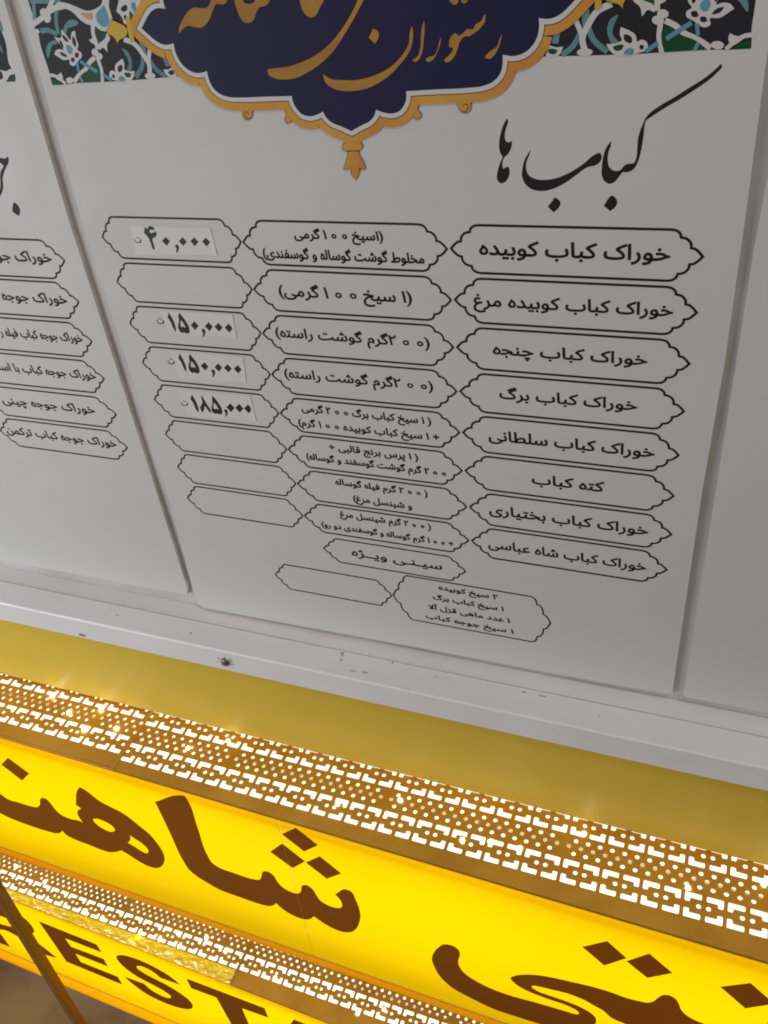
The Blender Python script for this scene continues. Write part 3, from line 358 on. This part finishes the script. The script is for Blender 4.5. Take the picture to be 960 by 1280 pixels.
pl = thing('menu_board', 'white chicken menu panel at the left, cut off by the picture edge, without price stickers', 'menu board', (-.2, 0, -.41), 'menu panels standing along the ledge')
panel_board(pl, [(-.52, TOP), (-.012, TOP), (-.0171, .1621), (-.0265, .0100), (-.0322, -.2027), (-.0375, -.3860), (-.0405, -.3950), (-.12, -.3965), (-.52, -.399)])
pr = thing('menu_board', 'blank white panel at the right beyond the kebab menu panel', 'menu board', (.7, 0, -.41), 'menu panels standing along the ledge')
panel_board(pr, [(.4710, TOP), (.95, TOP), (.95, -.400), (.4700, -.4032), (.4670, -.4005), (.4677, -.1788), (.4681, -.0663), (.4682, .0035), (.4696, .0486)])
# the tile band and medallion printed at the top of the middle panel
MX = .2215
def mir(p): return (MX + (MX - p[0]) * 1.04, p[1] + (MX - p[0]) * .018)
def print_group(parent, name, ground, groups, mirror):
    mats = ['dark'] + [g[0] for g in groups]
    for fl in ((False, True) if mirror else (False,)):
        mb = MB()
        T = (lambda p: mir(p)) if fl else (lambda p: (p[0], p[1]))
        gl = [T(p) for p in spline(sc(ground))]
        fill(mb, [gl], bd(1), 0)
        for gi, (_, items) in enumerate(groups):
            for ii, (k, w, P) in enumerate(items):
                lay = 1.6 + gi * 1.2 + ii * .04
                if k == 'p': fill(mb, [[T(p) for p in spline(sc(P))]], bd(lay), gi + 1)
                else:
                    Q = [Vector(T(p)) for p in spline(sc(P), 5, False)]; 
                    if fl: Q = Q[::-1]
                    ring(mb, Q, w * 1e-4, bd(lay), gi + 1, closed=False)
        mb.build(name, mats, parent)
print_group(pc, 'tile_band', D['ground'], D['tile'], True)
print_group(pl, 'tile_band', D['groundL'], D['tileL'], False)
half = spline(sc(D['med']), 6) ; half = [p for p in half]
# spline() closes the loop; keep the run from the left tip to the bottom tip
tip = min(range(len(half)), key=lambda i: (half[i] - Vector((D['med'][-1][0] * 1e-4, D['med'][-1][1] * 1e-4))).length)
half = half[:tip + 1]
ZC = half[0].y
low = half + [Vector(mir(p)) for p in reversed(half[:-1])]
k = len(low)
up = [Vector((p.x, 2 * (ZC + (MX - p.x) * .0 + (low[-1].y - ZC) * (p.x - low[0].x) / (low[-1].x - low[0].x)) - p.y)) for p in reversed(low[1:-1])]
med = low + up
A2 = sum(med[i-1].x * med[i].y - med[i].x * med[i-1].y for i in range(len(med)))
sgn = -1 if A2 > 0 else 1
def outset(P, d):
    Q = offset(P, sgn * d); i = 0                                # an inner corner folds the offset back: cut the little loop out
    while i < len(Q) - 2:
        a, b = Q[i], Q[i + 1]
        for j in range(min(i + 40, len(Q) - 2), i + 1, -1):
            c, e = Q[j], Q[j + 1]; r = b - a; s = e - c; den = r.x * s.y - r.y * s.x
            if abs(den) < 1e-14: continue
            w = c - a; u = (w.x * s.y - w.y * s.x) / den; v = (w.x * r.y - w.y * r.x) / den
            if 0 <= u <= 1 and 0 <= v <= 1:
                Q = Q[:i + 1] + [a + r * u] + Q[j + 1:]; break
        i += 1
    return Q
mb = MB()
fill(mb, [outset(med, .0081)], bd(12), 0); fill(mb, [outset(med, .0033)], bd(12.6), 1); fill(mb, [outset(med, .0027)], bd(13.2), 2); fill(mb, [med], bd(14), 3)
for g in D['gold']:
    P = spline(sc(g[0])); fill(mb, [P], bd(11), 0); ring(mb, P, .0004, bd(11.5), 1)
    if g is not D['gold'][0] and g is not D['gold'][1]:
        Q = [Vector(mir(p)) for p in P]; fill(mb, [Q], bd(11), 0); ring(mb, Q, .0004, bd(11.5), 1)
c0 = Vector((sum(p[0] for p in D['gold'][2][0]) / len(D['gold'][2][0]) * 1e-4, sum(p[1] for p in D['gold'][2][0]) / len(D['gold'][2][0]) * 1e-4))
spi = [c0 + Vector((math.cos(a * .5) * (.0005 + a * .00026), math.sin(a * .5) * (.0005 + a * .00026))) for a in range(12)]
ring(mb, spi, .0006, bd(12.4), 1, closed=False); ring(mb, [Vector(mir(p)) for p in spi][::-1], .0006, bd(12.4), 1, closed=False)
for fl in (0, 1):
    P = [Vector(mir(p)) if fl else Vector(p[:2]) for p in spline(sc(D['finial'][0][0]))]; fill(mb, [P], bd(12.8), 4); ring(mb, P, .0004, bd(13.3), 1)
    b0 = [Vector(p[:2]) for p in sc(D['finbar'])]
    b0 = [Vector(mir(p)) for p in b0][::-1] if fl else b0
    ring(mb, b0, .0034, bd(12.8), 4, closed=False)
mb.build('medallion', ['gold', 'golddark', 'white', 'navy', 'yellow'], pc)
mb = MB()
for sh in D['title']: fill(mb, [spline(sc(l)) for l in sh], bd(15))
mb.build('title_lettering', ['goldtext'], pc)
mb = MB()
for sh in D['heading']: fill(mb, [spline(sc(l)) for l in sh], bd(1.3))
mb.build('heading_lettering', ['ink'], pc)
mb = MB()
for sh in D['headingL']: fill(mb, [spline(sc(l)) for l in sh], bd(1.3))
mb.build('heading_lettering', ['ink'], pl)
# the rows of dish frames
mmv = lambda t: tuple(x * 1e-3 if isinstance(x, (int, float)) else x for x in t)
dx = [0, .0003, -.0005, -.0005, -.0006, -.0008, .0008, .0005]
RC = [('خوراک کباب کوبیده',301.5,421.2,-3.2,9.7),('خوراک کباب کوبیده مرغ',295.5,426.2,-40.0,8.6),('خوراک کباب چنجه',307.9,413,-76.5,8.6),('خوراک کباب برگ',311.5,408.8,-112.7,8.6),('خوراک کباب سلطانی',301.7,423.2,-150.9,9.2),('کته کباب',334.7,389.4,-187.5,9.2),('خوراک کباب بختیاری',299.2,424,-224.1,9.4),('خوراک کباب شاه عباسی',296.8,425.2,-261.3,9)]
MC = [[('(۱سیخ ۱۰۰ گرمی',167,234,4.2,6.4),('مخلوط گوشت گوساله و گوسفندی)',139,262.2,-11.0,7.0)],[('(۱ سیخ ۱۰۰ گرمی)',145.7,250.3,-40.6,8.6)],[('(۲۰۰گرم گوشت راسته)',135.4,260.5,-75.2,8.0)],[('(۲۰۰گرم گوشت راسته)',135.6,260,-111.4,8.0)],
 [('( ۱ سیخ کباب برگ ۲۰۰ گرمی',144.6,255.8,-142.4,6.4),('+ ۱ سیخ کباب کوبیده ۱۰۰ گرم)',139,261.3,-157.0,6.4)],[('( ۱ پرس برنج قالبی +',163.4,241.7,-178.6,6.2),('۲۰۰ گرم گوشت گوسفند و گوساله)',139.9,264.3,-191.3,6.2)],
 [('( ۲۰۰ گرم فیله گوساله',163,246.5,-215,6.2),('و شینسل مرغ)',177.5,231.2,-231,6.4)],[('( ۲۰۰ گرم شینسل مرغ',161.6,246.4,-251,6.2),('+ ۱۰۰ گرم گوساله و گوسفندی دو رو)',141,265.5,-266.6,6.0)]]
stick = {0: [(26.9,-12.8),(100.1,-11.2),(99.7,9.8),(29.6,9.9)], 2: [(36.4,-79.9),(99.3,-79.3),(100.7,-58.9),(33.5,-59.6)], 3: [(33.0,-121.6),(98.0,-120.6),(100.9,-96.4),(31.4,-96.6)], 4: [(29.2,-160.0),(98.9,-157.9),(98.9,-132.6),(28.0,-133.6)]}
fig = {0: (0, 0, 0), 2: (1, 0, 0), 3: (1, -.0012, -.0371), 4: (2, 0, 0)}
for r in range(8):
    z = -ROW * r + .0001
    dish_frame(pc, .0005 + dx[r], .1226 + dx[r], z, .0152, .0013)
    f = dish_frame(pc, .1246 + dx[r], .2790 + dx[r], z - .0003, .0188, .0014)
    lettering(f, [mmv(t) for t in MC[r]])
    f = dish_frame(pc, .2820 + dx[r], .4404 + dx[r], z, .0195, .0015)
    lettering(f, [mmv(RC[r])])
    if r in stick:
        q = [Vector((a * 1e-3, b * 1e-3)) for a, b in stick[r]]
        mb = MB(); K = 24; vs = []                             # paper with its right edge curling off the board
        for i in range(K + 1):
            u = i / K; a = q[0].lerp(q[1], u); b = q[3].lerp(q[2], u); w = max(0, (u - .955) / .045) ** 2
            for j in range(7):
                p = a.lerp(b, j / 6); vs.append((p.x, -LIFT * 2.2 - .0004 * w * (.55 + .45 * abs(j / 3 - 1)), p.y))
        mb.add(vs, [(i * 7 + j, i * 7 + 7 + j, i * 7 + 8 + j, i * 7 + 1 + j) for i in range(K) for j in range(6)])
        s = mb.build('price_sticker', ['sticker'], pc, loc=(q[0].x, 0, q[0].y))
        n, ox, oz = fig[r]; mb = MB()
        for sh in D['price'][n]:
            fill(mb, [[(p[0] + ox, p[1] + oz) for p in spline(sc(l), 4)] for l in sh], bd(2.6))
        mb.build('price_numerals', ['numeral'], s)
f = dish_frame(pc, .1379, .2747, -.2938, .0165, .0013, .89); lettering(f, [mmv(('سیـنـی ویــژه',166.2,252.9,-296.7,8.6))])
dish_frame(pc, .0774, .2000, -.3405, .0150, .0013, 1.02)
f = dish_frame(pc, .2017, .3497, -.3400, .0175, .0013, 1.76)
lettering(f, [mmv(t) for t in (('۲ سیخ کوبیده',247.8,302.8,-321.8,5.6),('۱ سیخ کباب برگ',241.5,307.5,-335.4,5.6),('۱ عدد ماهی قزل آلا',235.8,312.7,-349.2,5.6),('۱ سیخ جوجه کباب',232,315.8,-362.3,5.6))])
LX = [-44.7, -45.4, -46.6, -47.8, -48.8, -49.7]; LZ = [-20.2, -56.3, -93.0, -129.8, -167.3, -204.2]
LT = [('خوراک جوجه',-94.8,-57.5,-22.4,8.8,'خوراک'),('خوراک جوجه',-126.6,-57.4,-58.9,8.8),('خوراک جوجه کباب فیله ر',-146.9,-56.2,-94.6,8.0),('خوراک جوجه کباب با استخوان',-166.8,-56.5,-131.6,8.2,'خوراک جوجه کباب با اسـ'),('خوراک جوجه چینی',-181.4,-72.2,-169.4,8.6),('خوراک جوجه کباب ترکمن',-193.5,-61.4,-205.6,8.6)]
for x, z, t in zip(LX, LZ, LT):
    f = dish_frame(pl, (x - 152) * 1e-3, x * 1e-3, z * 1e-3, .0192, .0014)
    lettering(f, [mmv(t)])
# ------------------------------------------------------------------ perforated brass sheet (one repeat of the punched pattern)
PER = .0367; NP = 5; TW = PER * NP
def rounded(P, r=.0009):
    out = []; N = len(P)
    for i in range(N):
        a, b, c = Vector(P[i - 1]), Vector(P[i]), Vector(P[(i + 1) % N]); u = (a - b).normalized(); w = (c - b).normalized()
        rr = min(r, (a - b).length * .45, (c - b).length * .45)
        out += [b + u * rr, b + (u + w) * rr * .3, b + w * rr]
    return out
def circle(x, y, r, n=10): return [Vector((x + r * math.cos(2*math.pi*k/n), y + r * math.sin(2*math.pi*k/n))) for k in range(n)]
def tile_holes(yb):
    """yb = y of the front hook row; y grows towards the wall"""
    H = []; s = .00175
    for p in range(NP):
        x = p * PER + s
        for y0, up in ((yb, 1), (yb + .0187, -1), (yb + .0505, 1), (yb + .0692, -1)):
            for a, left in ((x, 1), (x + .0187, 0)):
                b = a + .0145; lo, hi = y0 - .0026, y0 + .0026; t = y0 + (.0062 if up > 0 else -.0062)
                if left: P = [(a, lo), (b, lo), (b, hi), (a + .0046, hi), (a + .0046, t), (a, t)] if up > 0 else [(a, t), (a + .0046, t), (a + .0046, lo), (b, lo), (b, hi), (a, hi)]
                else: P = [(a, lo), (b, lo), (b, t), (b - .0046, t), (b - .0046, hi), (a, hi)] if up > 0 else [(a, lo), (b - .0046, lo), (b - .0046, t), (b, t), (b, hi), (a, hi)]
                H.append(rounded(P))
        for y0 in (yb + .0098, yb + .0603):
            for q in (-.0042, .0042): H.append(circle(x + .0166 + q, y0, .0022))
    for y0, x0 in ((yb + .0283, .0090), (yb + .0351, .0033), (yb + .0419, .0090)):
        for k in range(16): H.append(circle(x0 + k * TW / 16, y0, .0022))
    return H
def perforated(parent, x0, x1, ystart, yfront_fn, yback, z, start, name='perforated_cover', th=.0008):
    """sheet from x0 to x1; hook row at ystart; plain strip in front up to yfront_fn(x)"""
    H = tile_holes(ystart); lo = ystart - .0050; mb = MB(); cache = None
    for n in range(math.floor((x0 - start) / TW), math.ceil((x1 - start) / TW)):
        bx = start + n * TW; a0 = max(0, x0 - bx); a1 = min(TW, x1 - bx); whole = a0 == 0 and a1 == TW
        if whole and cache: flat, tri, hs = cache
        else:
            hs = [h for h in H if min(p.x for p in h) > a0 + .0004 and max(p.x for p in h) < a1 - .0003]
            loops = [[Vector((a0, lo)), Vector((a1, lo)), Vector((a1, yback)), Vector((a0, yback))]] + hs
            flat = [p for l in loops for p in l]; tri = []
            for q in tessellate_polygon([[Vector((p.x, p.y, 0)) for p in l] for l in loops]):
                a, b, c = (flat[i] for i in q); d = (b.x-a.x)*(c.y-a.y) - (b.y-a.y)*(c.x-a.x)
                if abs(d) > 1e-12: tri.append(q if d > 0 else q[::-1])
            if whole: cache = (flat, tri, hs)
        mb.add([(bx + p.x, p.y, z) for p in flat], tri)
        vs = []; walls = []; q = 0
        for l in hs:
            m = len(l); vs += [(bx + p.x, p.y, z) for p in l] + [(bx + p.x, p.y, z - th) for p in l]
            walls += [(q + i, q + (i + 1) % m, q + m + (i + 1) % m, q + m + i) for i in range(m)]; q += 2 * m
        mb.add(vs, walls)
    if yfront_fn:
        f = yfront_fn; mb.add([(x0, f(x0), z), (x1, f(x1), z), (x1, lo, z), (x0, lo, z)], [(0, 1, 2, 3)])
        mb.add([(x0, f(x0), z - .004), (x1, f(x1), z - .004), (x1, f(x1), z), (x0, f(x0), z)], [(0, 1, 2, 3)])
    return mb.build(name, ['brass'], parent)
# ------------------------------------------------------------------ upper light box
def plane_fn(O, ex, ez, lift=0.):
    O, ex, ez = Vector(O), Vector(ex), Vector(ez); n = ex.cross(ez).normalized()
    if n.y > 0: n = -n
    return lambda u, v: tuple(O + ex * u + ez * v + n * lift)
def strip(mb, fn, u0, u1, v0, v1, m=0, k=1):
    for i in range(k):
        a = u0 + (u1 - u0) * i / k; b = u0 + (u1 - u0) * (i + 1) / k
        mb.add([fn(a, v1), fn(b, v1), fn(b, v0), fn(a, v0)], [(0, 1, 2, 3)], m)
UO, UX, UZ = [0.0, -0.126627, -0.5634], [0.999951, -0.009892, -0.0], [0.000564, 0.057044, 0.998371]
LO, LXv, LZv = [0.0, -0.130198, -1.093], [0.999795, -0.020251, 0.0], [0,0,1]
U0, U1 = -.92, 1.2
def light_box(root, O, ex, ez, hgt, rim, zt, shapes, seam=None):
    F = lambda lift: plane_fn(O, ex, ez, lift)
    mb = MB(); sx = seam if seam is not None else None
    if sx: strip(mb, F(0), U0, sx - .00004, -.0025, -hgt); strip(mb, F(0), sx + .00004, U1, -.0025, -hgt)
    else: strip(mb, F(0), U0, U1, -.0025, -hgt)
    mb.build('face_panel', ['face'], root)
    if sx:
        mb = MB(); strip(mb, F(.0010), sx - .00035, sx + .00035, -.0025, -hgt); mb.build('face_joint', ['joint'], root)
    mb = MB(); strip(mb, F(.0015), U0, U1, -.0003, -.0030); mb.build('top_trim', ['brassR'], root)
    mb = MB(); f = F(.001); g = F(-.02); strip(mb, f, U0, U1, -hgt - .0012, -hgt - rim)
    mb.add([f(U0, -hgt - rim), f(U1, -hgt - rim), g(U1, -hgt - rim), g(U0, -hgt - rim)], [(3, 2, 1, 0)]); mb.build('bottom_rim', ['rim'], root)
    mb = MB(); f = F(.0012); strip(mb, f, U0, U1, -hgt + .0006, -hgt - .0013); mb.build('rim_line', ['rim'], root)
    mb = MB(); f = F(-.060); strip(mb, f, U0 + .02, U1 - .02, -.030, -hgt + .030); mb.build('lamp_panel', ['tube'], root)
    mb = MB(); strip(mb, F(-.03), U0 + .02, U1 - .02, -hgt - .003, -hgt - rim + .003); mb.build('rim_glow_strip', ['tube'], root)  # added glowing strip behind the rim, only to brighten it
    mb = MB(); b = F(-.0602)
    strip(mb, b, U0, U1, -.002, -hgt - rim); mb.build('back_plate', ['white'], root)
    a = F(-.0015); b = F(-.060)
    for u in (U0, U1):
        mb = MB(); mb.add([a(u, -.003), b(u, -.003), b(u, -hgt - rim), a(u, -hgt - rim)], [(0, 1, 2, 3)]); mb.build('end_cap', ['brassR'], root)
    for sh in shapes:
        mb = MB(); loops = [spline(sc(l), 7) for l in sh]
        if sx:                                                   # the film is cut where two face sheets meet
            fill(mb, loops, F(.0006))
        else: fill(mb, loops, F(.0006))
        mb.build('lettering', ['vinyl'], root)
ub = thing('light_box', 'upper glowing yellow sign box with large brown Persian lettering under a perforated brass top', 'illuminated sign', (.15, -.08, -.86), 'stacked glowing sign boxes')
light_box(ub, UO, UX, UZ, .2815, .0175, -.5634, D['upper'], seam=0.09247)
zt = -.5634
yf = lambda x: UO[1] + UX[1] * (x - UO[0]) / UX[0] - .0012
perforated(ub, -.1135, U1, -.1106, yf, -.031, zt, .3810 - 9 * TW)
perforated(ub, U0, -.1145, -.1032, lambda x: yf(x) + .0025, -.031, zt - .0012, -.1731 - 9 * TW)
mb = MB(); mb.add([(U0, -.116, zt - .016), (U1, -.116, zt - .016), (U1, -.031, zt - .016), (U0, -.031, zt - .016)], [(0, 1, 2, 3)]); mb.build('led_board', ['led'], ub)
mb = MB(); mb.add([(-.1155, yf(-.114) - .0004, zt + .0006), (-.1125, yf(-.114) - .0004, zt + .0006), (-.1105, -.046, zt + .0006), (-.1130, -.046, zt + .0006)], [(0, 1, 2, 3)]); mb.build('cover_joint', ['brassR'], ub)
def led_lamp(root, x, y, z, r=.0022):
    mb = MB(); seg = 10; vs = [(x + r * math.cos(2*math.pi*k/seg) * c, y + r * math.sin(2*math.pi*k/seg) * c, z - .0004 + h) for c, h in ((1, 0), (.95, .0008), (.6, .0016)) for k in range(seg)] + [(x, y, z + .0016)]
    mb.add(vs, [(q * seg + k, q * seg + (k + 1) % seg, (q + 1) * seg + (k + 1) % seg, (q + 1) * seg + k) for q in range(2) for k in range(seg)] + [(2 * seg + k, 2 * seg + (k + 1) % seg, 3 * seg) for k in range(seg)])
    mb.build('led_lamp', ['bulb'], root, smooth=True)
for x, y in D['bulbU']: led_lamp(ub, x * 1e-4, y * 1e-4, zt)
# ------------------------------------------------------------------ lower light box
lb = thing('light_box', 'lower glowing yellow sign box with brown Latin capitals and crinkled film along its top', 'illuminated sign', (.15, -.08, -1.47), 'stacked glowing sign boxes')
light_box(lb, LO, LXv, LZv, .3030, .062, -1.093, D['lower'])
zl = -1.093
yl = lambda x: LO[1] + LXv[1] * (x - LO[0]) / LXv[0] - .0012
perforated(lb, -.0970, U1, -.1036, yl, -.020, zl, -.2985 - .01835 - 6 * TW)
perforated(lb, U0, -.0975, -.1036, None, -.020, zl - .0006, -.2985 - .01835 - 6 * TW)
mb = MB(); mb.add([(U0, -.118, zl - .016), (U1, -.118, zl - .016), (U1, -.020, zl - .016), (U0, -.020, zl - .016)], [(0, 1, 2, 3)]); mb.build('led_board', ['led'], lb)
mb = MB(); nx, ny = 420, 12; vs = []; fs = []
for j in range(ny + 1):
    for i in range(nx + 1):
        x = U0 + (-.0975 - U0) * i / nx; y = (yl(x)) + (-.1078 - yl(x)) * j / ny
        w = min(1, j / 2, (ny - j) / 2 + .3)
        h = abs(noise.noise(Vector((x * 60, y * 90, 3)))) * .0045 + abs(noise.noise(Vector((x * 170, y * 200, 9)))) * .0018
        vs.append((x, y, zl + .0006 + h * w))
for j in range(ny):
    for i in range(nx):
        a = j * (nx + 1) + i; fs.append((a, a + 1, a + nx + 2, a + nx + 1))
mb.add(vs, fs); mb.build('crinkled_film', ['film'], lb)
for x, y in D['bulbL']: led_lamp(lb, x * 1e-4, y * 1e-4, zl)
mb = MB(); mb.add([(-.0992, yl(-.098), zl + .0009), (-.0962, yl(-.097), zl + .0009), (-.0962, -.060, zl + .0009), (-.0992, -.060, zl + .0009)], [(0, 1, 2, 3)]); mb.build('cover_joint', ['brassR'], lb)
for sgnx in (U0 + .05, U1 - .05):
    mb = MB(); mb.box((sgnx - .02, -.1, -1.50), (sgnx + .02, -.06, -1.4595)); mb.build('foot', ['brassR'], lb)
# ------------------------------------------------------------------ the slim pole in front of the lower sign
mb = MB(); a = Vector((-.4385, -.198, -1.50)); b = Vector((-.4225, -.149, -.62)); r = .0075
d = (b - a).normalized(); ux = Vector((1, 0, 0)); ux = (ux - d * ux.dot(d)).normalized(); uy = d.cross(ux)
vs = [p + ux * sx * r + uy * sy * r for p in (a, b) for sx, sy in ((-1, -1), (1, -1), (1, 1), (-1, 1))]
mb.add(vs, [(0, 1, 5, 4), (1, 2, 6, 5), (2, 3, 7, 6), (3, 0, 4, 7), (3, 2, 1, 0), (4, 5, 6, 7)])
o = mb.build('support_pole', ['pole'], None, bevel=.0015, loc=(-.4385, -.198, -1.50))
o['label'] = 'slim brown metal pole leaning in front of the lower glowing sign'; o['category'] = 'pole'
bpy.data.objects.remove(_to)
